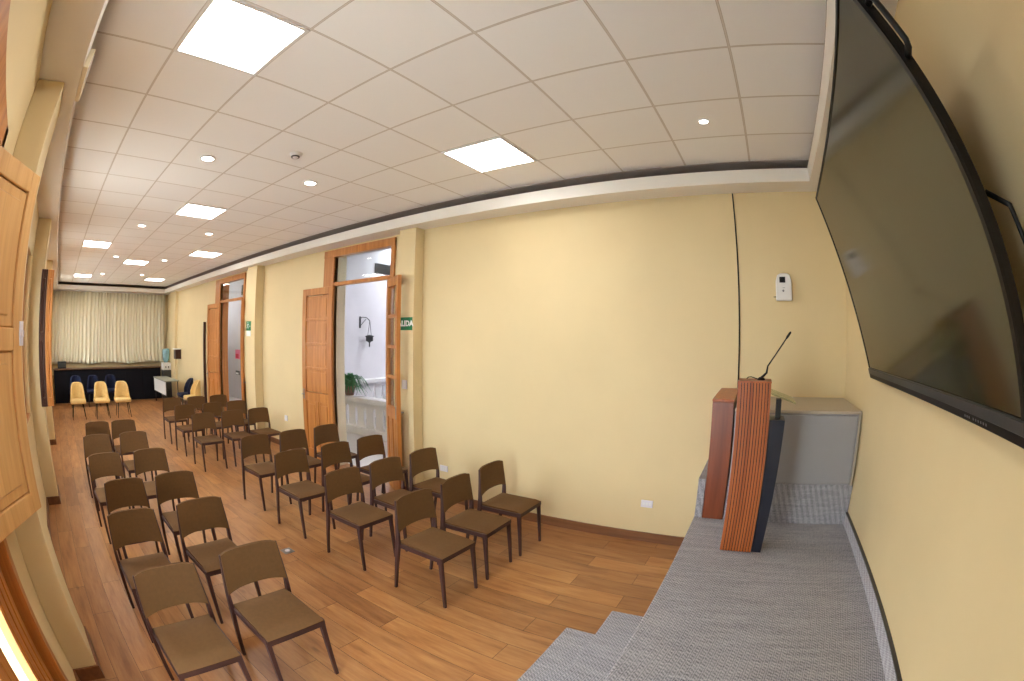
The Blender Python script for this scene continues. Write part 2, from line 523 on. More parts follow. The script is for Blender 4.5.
def doorway(n, x0, x1, cas, label, lin='jamb'):
    root = bpy.data.objects.new('door_%d' % n, None); C.objects.link(root)
    root.location = ((x0+x1)/2, YR, 0); root['kind'] = 'structure'
    tag(root, label, 'door')
    cx = (x0+x1)/2
    b = bm_new()                                          # casing (local coordinates about the opening's middle)
    add_box(b, x1-cx, x1-cx+cas, -.06, .03, 0, DTOP-.02)
    add_box(b, x0-cx-.07, x0-cx, -.06, .03, 0, DTOP-.02)
    add_box(b, x0-cx-.07, x1-cx+cas, -.06, .035, DTOP-.11, DTOP)
    add_box(b, x0-cx, x1-cx, -.05, .02, 2.755, 2.81)
    o = obj('door_frame', b, 'pine', root); bevel(o, .004)
    b = bm_new()
    add_box(b, x1-cx-.012, x1-cx, -TR, -.06, 0, DTOP-.11)
    add_box(b, x0-cx, x0-cx+.012, -TR, -.06, 0, DTOP-.11)
    o = obj('jamb_lining', b, lin, root)
    b = bm_new(); add_box(b, x0-cx+.01, x1-cx-.01, -.018, -.012, 2.81, DTOP-.11)
    obj('transom_pane', b, 'glass', root)
    return root, cx

r1, c1 = doorway(1, D1[0], D1[1], .26, 'nearer open double doorway of pine with glazed transom')
leaf(r1, .80, (D1[1]-.07-c1, .06, 0), math.radians(2), 'wood')
dx, dy = 3.90-(D1[0]+.02), -3.86-(YR+.03)
leaf(r1, math.hypot(dx, dy), (D1[0]+.02-c1, .03, 0), math.atan2(dy, dx), 'glass')
r2, c2 = doorway(2, D2[0], D2[1], .32, 'farther open double doorway of pine with glazed transom', 'pine')
leaf(r2, .80, (D2[1]-.12-c2, .06, 0), math.radians(2), 'wood')
dx, dy = 8.50-(D2[0]+.02), -3.90-(YR+.03)
leaf(r2, math.hypot(dx, dy), (D2[0]+.02-c2, .03, 0), math.atan2(dy, dx), 'glass')

# ---------------------------------------------------------------- windows of the left wall with wooden shutters
def window(n, x0, x1, label, z0=0.0):
    root = bpy.data.objects.new('window_%d' % n, None); C.objects.link(root)
    cx = (x0+x1)/2
    root.location = (cx, YL, 0); root['kind'] = 'structure'; tag(root, label, 'window')
    b = bm_new()
    fy, ex = (.05, 0) if z0 else (-.015, .06)
    add_box(b, x0-cx-ex, x0-cx+.09, fy, .16, z0, WTOP); add_box(b, x1-cx-.09, x1-cx, fy, .16, z0, WTOP)
    add_box(b, x0-cx-ex, x1-cx, fy, .16, WTOP-.10, WTOP)
    if z0: add_box(b, x0-cx, x1-cx, .01, .16, z0, z0+.04)
    o = obj('window_frame', b, 'pine', root); bevel(o, .005)
    zl = z0+.05 if z0 else .01
    for sd, (a, c) in enumerate(((x0-cx+.09, -.005), (.005, x1-cx-.09))):     # two tall leaves, glazed above a board panel
        b = bm_new()
        st = .34 if (sd and not z0) else .10
        add_box(b, a, a+.10, .06, .11, zl, WTOP-.11); add_box(b, c-st, c, .06, .11, zl, WTOP-.11)
        rails = ((zl, zl+.10), (WTOP-.22, WTOP-.11)) if z0 else ((.01, .14), (.36, .46), (WTOP-.22, WTOP-.11))
        for q0, q1 in rails: add_box(b, a+.10, c-st, .06, .11, q0, q1)
        if not z0:
            add_box(b, a+.10, c-st, .075, .095, .14, .36)
            if sd:
                for i in range(3): add_box(b, c-.30+.1*i, c-.25+.1*i, .052, .06, .05, WTOP-.15)
        l = obj('window_leaf', b, 'pine', root)
        b = bm_new(); add_box(b, a+.10, c-st, .082, .088, rails[-2][1], WTOP-.22)
        obj('glass_pane', b, 'glass', l)
    return root, cx

def shutter(root, cx, p0, p1, mat):
    """tall inside shutter of the window from its hinge p0 to its free edge p1 (plan points)"""
    w = math.hypot(p1[0]-p0[0], p1[1]-p0[1]); a = math.atan2(p1[1]-p0[1], p1[0]-p0[0])
    z0, z1, t = 1.185, 2.74, .04
    b = bm_new(); e = min(.085, w*.3)
    add_box(b, 0, e, -t/2, t/2, z0, z1); add_box(b, w-e, w, -t/2, t/2, z0, z1)
    zs = [(z0, z0+.10), (1.93, 2.03), (z1-.10, z1)]
    for q0, q1 in zs: add_box(b, e, w-e, -t/2, t/2, q0, q1)
    o = obj('shutter', b, mat, root); bevel(o, .005)
    o.location = (p0[0]-cx, p0[1]-YL, 0); o.rotation_euler = (0, 0, a)
    for q0, q1 in ((z0+.10, 1.93), (2.03, z1-.10)):
        b = bm_new(); add_box(b, e, w-e, -.008, .008, q0, q1)
        g = min(.05, (w-2*e)*.2); add_box(b, e+g, w-e-g, -.016, .016, q0+.05, q1-.05)
        p = obj('shutter_panel', b, mat, o); bevel(p, .01, 1)
    if w < .2: return o
    b = bm_new(); add_box(b, w-.03, w+.006, -t/2-.006, -t/2, 1.95, 2.06); add_box(b, w-.02, w-.005, -t/2-.02, -t/2-.006, 1.99, 2.02)
    l = obj('latch', b, 'lilac_plastic', o); l['label'] = 'small white latch plate'
    return o
w1, cw1 = window(1, W1[0], W1[1], 'nearest tall window on the left with a pale wooden shutter')
shutter(w1, cw1, (1.76, .68), (2.45, .26), 'pine_light')
w2, cw2 = window(2, W2[0], W2[1], 'farther window on the left with an open shutter', SILL)
shutter(w2, cw2, (5.985, .335), (6.005, .245), 'walnut'); shutter(w2, cw2, (6.005, .240), (6.025, .15), 'pine')
window(3, *W3, 'added unseen third window along the left wall, for daylight', SILL)  # this and the next two windows are added as daylight sources
window(4, *W4, 'added unseen fourth window along the left wall, for daylight', SILL)
window(5, *W5, 'added unseen fifth window along the left wall nearest the curtain, for daylight', SILL)

# ---------------------------------------------------------------- the stage
ZS, XS = .65, .39
t = thing('stage', 'grey carpeted stage platform with two side steps', 'stage', (0, -1.9, 0))
b = bm_new(); add_box(b, XF+.002, XS, -4.155+1.9, .49+1.9, 0, ZS, 0, .008); obj('platform', b, 'carpet', t)
b = bm_new(); add_box(b, XF+.002, .155, -4.155+1.9, -3.36+1.9, ZS, .965, 0, .006); add_box(b, .33, XS-.004, -4.155+1.9, -3.36+1.9, ZS, .965)
o = obj('plinth', b, 'carpet', t)
b = bm_new(); add_box(b, XS+.002, .645, -2.22+1.9, .2+1.9, 0, .433, 0, .008); obj('step', b, 'carpet', t)
b = bm_new(); add_box(b, .647, .925, -2.22+1.9, .2+1.9, 0, .217, 0, .008); obj('step', b, 'carpet', t)
b = bm_new(); add_box(b, XF, XF+.018, -3.36, .49, ZS, .745)
add_box(b, XF, XF+.022, -3.36, .49, .745, .753, 1)
struct('baseboard_front', b, ['carpet_light', 'dark_grey'], 'grey carpet skirting at the foot of the stage wall', 'baseboard')

# grey cabinet and red wood cabinet on the plinth
t = thing('cabinet', 'grey laminate cabinet on the carpeted plinth in the stage corner', 'cabinet', (-.355, -3.75, .965))
b = bm_new(); add_box(b, -.495, .505, -.40, .385, 0, .525); obj('body', b, 'grey_box', t)
b = bm_new(); add_box(b, -.500, .508, -.405, .405, .525, .547, 0, .003); obj('top', b, 'grey_top', t)
b = bm_new(); add_box(b, -.462, .50, .385, .400, .012, .512, 0, .003); obj('front_panel', b, 'grey_box', t)
b = bm_new(); add_box(b, -.495, -.478, .385, .405, 0, .525); obj('side_strip', b, 'grey_top', t)
t = thing('wood_cabinet', 'narrow reddish wood cabinet standing behind the lectern', 'cabinet', (.243, -3.75, ZS+.001))
b = bm_new(); add_box(b, -.082, .082, -.40, .40, 0, .905, 0, .003); obj('body', b, 'red_wood', t)
b = bm_new(); add_box(b, -.084, .084, -.402, .404, .905, .925, 0, .003); obj('top', b, 'slat', t)

# lectern
t = thing('lectern', 'wooden slatted lectern with a navy back and glass shelf on the stage', 'lectern', (0, -3.02, ZS+.001))
b = bm_new(); add_box(b, -.094, .108, .022, .212, 0, 1.10, 1)
n = 11
for i in range(n):
    x = -.098 + .211*(i+.5)/n; w = .211/n*.37
    add_box(b, x-w, x+w, .212, .221, .004, 1.098, 0)
n = 10
for i in range(n):
    y = .018 + .20*(i+.5)/n; w = .20/n*.37
    add_box(b, .108, .117, y-w, y+w, .004, 1.098, 0)
add_box(b, -.098, .117, .018, .221, 1.098, 1.108, 0)
obj('slatted_body', b, ['slat', 'slat_gap'], t)
b = bm_new(); add_prism(b, [(-.165, 0), (-.0985, 0), (-.0985, .875), (-.20, .875)], .02, .205, 'y'); obj('back_panel', b, 'navy', t)
b = bm_new(); add_box(b, -.172, -.138, .07, .14, .875, .992); obj('post', b, 'black_matte', t)
b = bm_new(); add_prism(b, [(-.10, 1.030), (-.10, 1.040), (-.262, .985), (-.262, .975)], -.06, .215, 'y'); obj('glass_shelf', b, 'glass_top', t)
t = thing('gooseneck_microphone', 'black gooseneck microphone standing on the lectern top', 'microphone', (-.03, -2.90, ZS+1.109))
b = bm_new(); add_lathe(b, [(0, 0), (.026, 0), (.026, .008), (.012, .018), (0, .018)], 16); obj('base', b, 'black', t)
b = bm_new(); add_tube(b, [(0, 0, .015), (-.010, 0, .022), (-.034, 0, .045), (-.040, 0, .085), (-.075, 0, .135), (-.16, 0, .255)], [.008, .008, .007, .005, .0042, .0042], 8); obj('neck', b, 'black', t)
b = bm_new(); add_tube(b, [(-.158, 0, .252), (-.166, 0, .264), (-.184, 0, .288), (-.19, 0, .296)], [.005, .008, .008, .004], 10); obj('capsule', b, 'black', t)
b = bm_new(); add_tube(b, [(0.095, .0, .006), (.085, .0, .016), (.065, 0, .018), (.045, 0, .012), (.02, 0, .004)], .0035, 6)
o = obj('microphone_cable', b, 'black', t)

# ---------------------------------------------------------------- the big screen
def big_screen():
    root = thing('interactive_display', 'large black wall screen tilted forward on the stage wall', 'screen')
    a, yw = .2934, .0405; s_, c_ = math.sin(a), math.cos(a)
    u = Vector((math.sin(yw), math.cos(yw), 0)); n0 = Vector((math.cos(yw), -math.sin(yw), 0))
    v = c_*Vector((0, 0, 1)) + s_*n0; n = c_*n0 - s_*Vector((0, 0, 1))
    o = Vector((-.80, -2.936, 1.784)) + u*1.0225
    Mx = Matrix(((u.x, v.x, n.x, o.x), (u.y, v.y, n.y, o.y), (u.z, v.z, n.z, o.z), (0, 0, 0, 1)))
    root.matrix_world = Mx          # local x = along the screen, y = up it, z = out of it
    hw, H = 1.0225, 1.174
    b = bm_new(); add_box(b, -hw, hw, 0, H, -.032, 0, 0, .004); obj('housing', b, 'black', root)
    b = bm_new(); add_box(b, -.80, .80, .12, 1.02, -.072, -.032, 0, .01); obj('back_cover', b, 'black_matte', root)
    b = bm_new(); add_box(b, -hw+.012, hw-.022, .062, H-.012, 0, .002); p = obj('screen', b, 'screen', root); p['label'] = 'dark glossy screen that is switched off'
    b = bm_new(); add_box(b, -hw, hw, .026, .060, 0, .012, 0, .002); obj('lower_bezel', b, 'dark_grey', root)
    b = bm_new(); add_box(b, -hw, hw, 0, .026, 0, .010)
    add_box(b, -hw, -hw+.010, .062, H, 0, .006); add_box(b, hw-.020, hw, .062, H, 0, .008); add_box(b, -hw, hw, H-.010, H, 0, .006)
    bz = obj('bezel', b, 'black', root)
    for u in (.60, .618, .636, .67, .69, .71, .73, .75, .77):
        b = bm_new(); add_box(b, u, u+.007, .010, .017, .010, .0108); obj('control_button', b, 'steel', bz)
    for y0, y1 in ((.885, 1.055),):
        b = bm_new()
        add_tube(b, [(hw-.005, y0, -.016), (hw+.036, y0+.008, -.016), (hw+.045, y0+.02, -.016), (hw+.045, y1-.02, -.016), (hw+.036, y1-.008, -.016), (hw-.005, y1, -.016)], .010, 8)
        obj('handle', b, 'black', root)
    b = bm_new()
    for i in range(40):                                     # vent ribs on the near side edge
        y = .25 + .018*i
        add_box(b, -hw-.004, -hw, y, y+.008, -.026, -.008)
    obj('side_vent', b, 'dark_grey', root)
    for u in (-.45, .45):                                   # mount arms back to the wall
        b = bm_new()
        add_box(b, u-.03, u+.03, .15, 1.0, -.085, -.07)
        add_prism(b, [(.20, -.085), (.95, -.085), (.95, -.33), (.92, -.33)], u-.012, u+.012, 'x')
        obj('mount_arm', b, 'black_matte', root)
    b = bm_new(); add_tube(b, [(hw-.06, .55, -.07), (hw-.02, .50, -.11), (hw-.01, .35, -.12), (hw-.05, .15, -.10), (hw-.08, -.02, -.06)], .008, 6)
    obj('cable', b, 'black', root)
big_screen()

# ---------------------------------------------------------------- chairs in rows
def make_chair():
    t = thing('padded_chair', '', 'chair')
    # local +x is the front of the chair
    def bend(y): return -.030*(1-(y/.225)**2)               # hollow of the backrest
    b = bm_new()                                            # seat pad, slightly dished, thin
    nx, ny = 8, 8
    def grid(fn, flip):
        vs = [[b.verts.new(fn(i/nx, j/ny)) for j in range(ny+1)] for i in range(nx+1)]
        for i in range(nx):
            for j in range(ny):
                q = [vs[i][j], vs[i+1][j], vs[i+1][j+1], vs[i][j+1]]
                b.faces.new(q[::-1] if flip else q)
        return vs
    def sx(u): return -.185 + .435*u
    def sy(u, v): return (v-.5)*2*(.194-.002*u)
    def top(u, v):
        d = min(u, 1-u, v, 1-v)
        return (sx(u), sy(u, v), .448 + .014*min(1, d/.13) - .008*math.sin(PI*u)*math.sin(PI*v) - (.012*max(0, (u-.85)/.15)**2))
    def bot(u, v): return (sx(u), sy(u, v), .432)
    A = grid(top, False); B = grid(bot, True)
    ring = lambda G: [G[i][0] for i in range(nx+1)] + [G[nx][j] for j in range(1, ny+1)] + [G[i][ny] for i in range(nx-1, -1, -1)] + [G[0][j] for j in range(ny-1, 0, -1)]
    ra, rb = ring(A), ring(B)
    for i in range(len(ra)): b.faces.new([ra[i], rb[i], rb[(i+1) % len(ra)], ra[(i+1) % len(ra)]])
    obj('seat', b, 'brown_fab', t, smooth=True)
    b = bm_new()                                            # seat frame
    for s in (-1, 1): add_prism(b, [(-.19, s*.192), (-.19, s*.210), (.245, s*.200), (.245, s*.182)], .398, .434, 'z')
    add_prism(b, [(.225, -.198), (.25, -.198), (.25, .198), (.225, .198)], .398, .434, 'z')
    add_prism(b, [(-.20, -.205), (-.175, -.205), (-.175, .205), (-.20, .205)], .398, .434, 'z')
    obj('seat_frame', b, 'brown_frame', t)
    for s in (-1, 1):                                       # front legs
        b = bm_new()
        add_leg(b, [(.250, s*.193, 0), (.240, s*.190, .20), (.228, s*.187, .40), (.228, s*.187, .436)], [(.022, .022), (.028, .026), (.036, .030), (.036, .030)])
        obj('leg', b, 'brown_frame', t)
    for s in (-1, 1):                                       # rear legs run up into the back uprights
        b = bm_new()
        add_leg(b, [(-.252, s*.212, 0), (-.215, s*.214, .22), (-.180, s*.213, .42), (-.177, s*.212, .52), (-.185, s*.205, .66), (-.196, s*.196, .785)],
                [(.022, .024), (.030, .026), (.040, .028), (.034, .024), (.020, .018), (.012, .012)])
        obj('leg', b, 'brown_frame', t)
    # backrest: a curved upholstered panel, arched below, rounded corners above
    b = bm_new()
    nu, nv = 14, 8
    def back(u, v, off):
        y = (u-.5)*2*(.213 - .019*v)
        k = abs(u-.5)*2
        zlo = .556 - .024*k**3 + .006*(1-k*k)
        zhi = .803 - .018*k**5 + .002*(1-k*k)
        z = zlo + (zhi-zlo)*v
        x = -.166 - (z-.52)*.085 + bend(y)*.6
        return (x+off, y, z)
    F = [[b.verts.new(back(i/nu, j/nv, .011)) for j in range(nv+1)] for i in range(nu+1)]
    G = [[b.verts.new(back(i/nu, j/nv, -.009)) for j in range(nv+1)] for i in range(nu+1)]
    for i in range(nu):
        for j in range(nv):
            b.faces.new([F[i][j], F[i+1][j], F[i+1][j+1], F[i][j+1]])
            b.faces.new([G[i][j], G[i][j+1], G[i+1][j+1], G[i+1][j]])
    rg = lambda Q: [Q[i][0] for i in range(nu+1)] + [Q[nu][j] for j in range(1, nv+1)] + [Q[i][nv] for i in range(nu-1, -1, -1)] + [Q[0][j] for j in range(nv-1, 0, -1)]
    rf, rb = rg(F), rg(G)
    for i in range(len(rf)): b.faces.new([rf[i], rb[i], rb[(i+1) % len(rf)], rf[(i+1) % len(rf)]])
    obj('backrest', b, 'brown_fab', t, smooth=True)
    return t

ordn = ['first', 'second', 'third', 'fourth', 'fifth', 'sixth', 'seventh']
proto = make_chair(); used = [False]
def place_chair(x, y, rz, label, group):
    if not used[0]: o = proto; used[0] = True
    else: o = copy_tree(proto)
    o.location = (x, y, 0); o.rotation_euler = (0, 0, rz); tag(o, label, 'chair', group)
for i, x in enumerate((2.15, 3.09, 3.88, 4.88, 5.88, 6.80)):
    for ys, side in (((-.40, -.41, -.50, -.44, -.45, -.54), 'window side'), ((-.98, -1.01, -1.03, -1.01, -1.00, -1.00), 'aisle side')):
        place_chair(x+random.uniform(-.01, .01), ys[i], PI+math.radians(random.uniform(-2.5, 2.5)),
                    'brown padded chair, left block, %s row from the stage, %s' % (ordn[i], side), 'brown chairs of the left block')
cols = (((-2.445, -2.445, -2.435, -2.47, -2.44, -2.44, -2.45), 'seat beside the aisle'), ((-2.99, -2.99, -3.05, -3.04, -2.99, -3.03, -3.00), 'middle seat of three'),
        ((-3.535, -3.54, -3.59, -3.60, -3.50, -3.54, -3.53), 'seat nearest the door wall'))
for i, x in enumerate((2.165, 3.05, 3.96, 4.90, 6.83, 7.87, 8.86)):
    for ys, side in cols:
        y = ys[i]
        g = 'front' if i < 4 else 'rear'
        if i >= 4: y += random.uniform(-.015, .015)
        where = ('%s row from the stage' % ordn[i]) if i < 4 else ('%s row past the nearer doorway' % ordn[i-4])
        place_chair(x+random.uniform(-.015, .015), y, PI+math.radians(random.uniform(-2, 2) + (random.uniform(-5, 5) if i >= 4 else 0)),
                    'brown chair, right block, %s, %s' % (where, side), 'brown chairs of the right block')

# ---------------------------------------------------------------- tub chairs, bar, table at the far end
def make_tub(name, fab, label, loc, rz, group):
    t = thing(name, label, 'chair', loc, rz, group)
    b = bm_new()                                            # one padded shell: seat back wrapping round
    nu, nv = 16, 8
    def shell(u, v, inn):
        a = (u-.5)*2
        z = .40 + (.46*(1-.60*abs(a)**4.5))*v
        r = .245 - .045*v*(1-abs(a))
        th = PI + a*math.radians(88)
        k = .80 if inn else 1.0
        return (r*k*math.cos(th)*(1.0) + .03 - .05*v*(1-abs(a)), r*k*1.02*math.sin(th)*(1-.16*v), z - (.012 if inn and v > .95 else 0))
    F = [[b.verts.new(shell(i/nu, j/nv, False)) for j in range(nv+1)] for i in range(nu+1)]
    G = [[b.verts.new(shell(i/nu, j/nv, True)) for j in range(nv+1)] for i in range(nu+1)]
    for i in range(nu):
        for j in range(nv):
            b.faces.new([F[i][j], F[i][j+1], F[i+1][j+1], F[i+1][j]]); b.faces.new([G[i][j], G[i+1][j], G[i+1][j+1], G[i][j+1]])
    rg = lambda Q: [Q[i][0] for i in range(nu+1)] + [Q[nu][j] for j in range(1, nv+1)] + [Q[i][nv] for i in range(nu-1, -1, -1)] + [Q[0][j] for j in range(nv-1, 0, -1)]
    rf, rb = rg(F), rg(G)
    for i in range(len(rf)): b.faces.new([rf[i], rb[i], rb[(i+1) % len(rf)], rf[(i+1) % len(rf)]])
    obj('backrest', b, fab, t, smooth=True)
    b = bm_new(); add_box(b, -.17, .25, -.235, .235, .37, .475, 0, .035); obj('seat', b, fab, t, smooth=True)
    for sx in (-1, 1):
        for sy in (-1, 1):
            b = bm_new(); add_tube(b, [(.03+sx*.15, sy*.15, .375), (.03+sx*.21, sy*.20, 0)], [.014, .009], 8); obj('leg', b, 'black_matte', t)
    return t
for i, (x, y) in enumerate(((12.35, -.45), (12.3, -1.17), (12.25, -1.80))):
    make_tub('tub_chair', 'yellow_fab', 'mustard yellow tub chair facing the stage, %s of the three in front of the bar' % ('leftmost', 'middle', 'rightmost')[i], (x, y, 0), PI, 'mustard tub chairs in front of the bar')
for i, (x, y) in enumerate(((14.4, -.49), (14.4, -1.11), (14.4, -1.74))):
    make_tub('tub_chair', 'navy_fab', 'navy tub chair close to the dark bar, behind the %s mustard chair' % ('leftmost', 'middle', 'rightmost')[i], (x, y, 0), PI, 'navy tub chairs at the bar')
make_tub('tub_chair', 'yellow_fab', 'mustard tub chair seen from the side by the table and door wall', (11.75, -3.84, 0), PI/2, None)
make_tub('tub_chair', 'navy_fab', 'navy tub chair seen from the side between the table and the mustard chair', (12.4, -3.84, 0), PI/2, None)

t = thing('bar_counter', 'long dark navy bar counter below the curtain', 'counter', (15.45, -1.75, 0))
b = bm_new(); add_box(b, -.20, .20, -2.0, 2.05, 0, .98); obj('body', b, 'bar_front', t)
b = bm_new()
for i in range(6): add_box(b, -.214, -.20, -1.95+.67*i, -1.33+.67*i, .08, .92)
obj('front_panel', b, 'bar_front', t)
b = bm_new(); add_box(b, -.26, .22, -2.02, 2.07, .98, 1.015, 0, .004); obj('top', b, 'bar_top', t)
t = thing('speaker_box', 'small black box on the left end of the bar', 'box', (15.42, -.02, 1.015))
b = bm_new(); add_box(b, -.12, .12, -.16, .16, .012, .20, 0, .01); obj('body', b, 'black', t)
b = bm_new(); add_box(b, -.122, -.12, -.14, .14, .03, .18); obj('grille', b, 'dark_grey', t)
for a in (-.1, .1):
    for c in (-.13, .13):
        b = bm_new(); add_lathe(b, [(.012, 0), (.012, .013)], 8, (a, c, 0)); obj('foot', b, 'black_matte', t)

# curtain: a hanging pleated sheet with thickness
def curtain():
    t = thing('curtain', 'long ivory pleated curtain over the far end wall', 'curtain', (15.74, -1.85, 1.10))
    b = bm_new()
    n = 260; y0, y1 = -2.19, 2.2
    zs = [0, .12, .35, 1.0, 1.7, 2.22]
    rows = []
    for k, z in enumerate(zs):
        r = []
        for i in range(n+1):
            u = i/n; y = y0 + (y1-y0)*u
            ph = u*2*PI*34 + 1.6*math.sin(u*23) + .35*math.sin(z*1.4+u*40)
            amp = .045*(1.0 - .25*z/2.2)
            x = amp*math.sin(ph) + .018*math.sin(ph*.37+1)
            sway = -.07*math.sin(u*5+.6)*max(0, 1-z/.8)**2
            r.append(b.verts.new((x + sway*.6, y + sway, z + (.05*abs(math.sin(u*PI*3)) if k == 0 else 0))))
        rows.append(r)
    for a, c in zip(rows, rows[1:]):
        for i in range(n): f = b.faces.new([a[i], a[i+1], c[i+1], c[i]]); f.smooth = True
    o = obj('cloth', b, 'curtain', t)
    m = o.modifiers.new('thick', 'SOLIDIFY'); m.thickness = .003
    b = bm_new(); add_tube(b, [(0, -2.2, 2.225), (0, 2.22, 2.225)], .014, 8); obj('rod', b, 'white_plastic', t)
curtain()

t = thing('table', 'grey-topped table with a white modesty panel near the bar', 'table', (13.85, -3.58, 0))
b = bm_new(); add_box(b, -.75, .90, -.24, .24, .715, .745, 0, .004); obj('tabletop', b, 'table_top', t)
b = bm_new(); add_box(b, -.72, .87, .200, .218, .34, .712); o = obj('modesty_panel', b, 'white_plastic', t); o['label'] = 'white modesty panel'
for sx in (-.70, .85):
    for sy in (-.2, .18):
        b = bm_new(); add_tube(b, [(sx, sy, .715), (sx, sy, 0)], .018, 8); obj('leg', b, 'black_matte', t)
t = thing('water_dispenser', 'water dispenser with a blue bottle at the right end of the bar', 'water dispenser', (15.02, -3.90, 0))
b = bm_new(); add_box(b, -.15, .15, -.15, .15, 0, .92, 0, .012); obj('body', b, 'dark_grey', t)
b = bm_new(); add_box(b, -.152, .15, -.152, .152, .92, 1.15, 0, .012); hd = obj('head', b, 'white_plastic', t)
b = bm_new(); add_lathe(b, [(.0, 1.15), (.06, 1.15), (.07, 1.18), (.125, 1.23), (.13, 1.40), (.124, 1.41), (.13, 1.42), (.13, 1.54), (.11, 1.58), (0, 1.585)], 24); o = obj('bottle', b, 'water', t)
for y in (-.05, .05):
    b = bm_new(); add_box(b, -.18, -.152, y-.012, y+.012, .98, 1.04); obj('tap', b, 'black', hd)
t = thing('wall_box', 'dark wall box with a white top near the water dispenser', 'box', (14.05, YR, 1.30))
b = bm_new(); add_box(b, -.12, .12, 0, .20, 0, .28, 0, .008); obj('body', b, 'walnut', t)
b = bm_new(); add_box(b, -.14, .14, 0, .24, .28, .31, 0, .004); obj('top', b, 'white_plastic', t)

t = thing('wall_post', 'tall narrow dark wooden post against the wall left of the farther door', 'post', (11.50, YR+.04, 0))
b = bm_new(); add_box(b, -.03, .03, -.035, .03, 0, 2.34, 0, .006); obj('upright', b, 'walnut', t)
b = bm_new(); add_box(b, -.05, .05, -.04, .05, 0, .03, 0, .004); obj('foot', b, 'black_matte', t)

# ---------------------------------------------------------------- ceiling lights and fittings
def panel_light(x0, y1, label):
    t = thing('ceiling_panel_light', label, 'ceiling light', (x0+.3, y1-.3, ZC), 0, 'square ceiling panels')
    b = bm_new()
    for a in ((-.297, .297, .275, .297), (-.297, .297, -.297, -.275), (-.297, -.275, -.275, .275), (.275, .297, -.275, .275)):
        add_box(b, *a, -.012, 0)
    obj('frame', b, 'white_plastic', t)
    b = bm_new(); add_box(b, -.275, .275, -.275, .275, -.008, -.002)
    o = obj('diffuser', b, 'panel', t); o['label'] = 'glowing white diffuser'
L = lambda j: .263-.6*j
panel_light(1.766, L(1), 'large glowing square ceiling panel nearest the window wall, at the top left')
panel_light(1.766, L(5), 'glowing square ceiling panel above the blank wall near the stage')
panel_light(5.366, L(3), 'glowing square ceiling panel in the middle of the ceiling')
panel_light(8.366, L(1), 'glowing square ceiling panel on the window side, second from the stage')
panel_light(8.366, L(5), 'glowing square ceiling panel above the farther doorway')
panel_light(10.166, L(3), 'glowing square ceiling panel in the middle, farther toward the curtain')
panel_light(13.166, L(1), 'glowing square ceiling panel near the curtain on the window side')
panel_light(13.166, L(5), 'glowing square ceiling panel near the curtain on the door side')
def downlight(x, y, label, q=1.0):
    t = thing('recessed_downlight', label, 'ceiling light', (x, y, ZC), 0, 'round downlights')
    b = bm_new(); add_lathe(b, [(.060*q, 0), (.078*q, -.002), (.078*q, -.010), (.062*q, -.012), (.060*q, -.004)], 24); obj('ring', b, 'white_plastic', t)
    b = bm_new(); add_lathe(b, [(0, -.006), (.060*q, -.006), (.060*q, -.001), (0, -.001)], 24); o = obj('lens', b, 'spot', t); o['label'] = 'glowing round lens'
for x, y, l in ((.266, -3.04, 'small round downlight over the stage by the screen'),
                (3.866, -1.237, 'nearest round downlight on the window side'), (3.866, -2.437, 'round downlight above the nearer doorway rows'),
                (6.866, -1.237, 'second round downlight on the window side'), (6.866, -2.437, 'second round downlight on the door side'),
                (9.866, -1.237, 'third round downlight on the window side'), (9.866, -2.437, 'third round downlight on the door side'),
                (12.866, -1.237, 'farthest round downlight on the window side'), (12.566, -2.437, 'farthest round downlight on the door side')):
    downlight(x, y, l, .55 if x < 1 else 1.0)
t = thing('smoke_detector', 'small round smoke detector between the downlights on the ceiling', 'smoke detector', (3.30, -1.885, ZC))
b = bm_new(); add_lathe(b, [(0, -.04), (.022, -.04), (.030, -.028), (.050, -.024), (.055, -.008), (.055, 0)], 20); obj('body', b, 'white_plastic', t)
b = bm_new(); add_lathe(b, [(.030, -.034), (.040, -.034), (.040, -.026), (.030, -.026)], 20); obj('grille', b, 'dark_grey', t)
t = thing('fascia_box', 'small cream box fixed to the cornice on the window side', 'box', (2.62, YFL, 3.345))
b = bm_new(); add_box(b, -.22, .22, -.035, 0, 0, .12, 0, .006); obj('body', b, 'jamb', t)
b = bm_new(); add_box(b, -.20, .0, -.040, -.035, .02, .10); obj('cover', b, 'white_plastic', t)

# ---------------------------------------------------------------- wall fittings
t = thing('wall_dispenser', 'white air-freshener dispenser on the ochre wall above the lectern', 'dispenser', (-.253, YR, 2.346))
b = bm_new(); add_prism(b, [(-.075, 0), (.075, 0), (.075, .17), (.060, .222), (.03, .238), (-.03, .238), (-.060, .222), (-.075, .17)], .0, .055, 'y'); wd = obj('body', b, 'white_plastic', t); bevel(wd, .008)
b = bm_new(); add_box(b, -.015, .040, .055, .058, .155, .205); obj('window', b, 'black', wd)
b = bm_new(); add_tube(b, [(.008, .055, .085), (.008, .060, .085)], .010, 12); add_box(b, -.008, .012, .055, .057, .108, .112); obj('button', b, 'steel', wd)
b = bm_new(); add_tube(b, [(.072, .01, .035), (.098, .008, .034)], .004, 6); obj('lead', b, 'black', t)
b = bm_new(); add_tube(b, [(.172, YR+.006, 1.58), (.172, YR+.006, 3.338)], .007, 6)
tag(obj('wall_cable', b, 'black'), 'thin black cable running straight up the wall behind the lectern', 'cable')

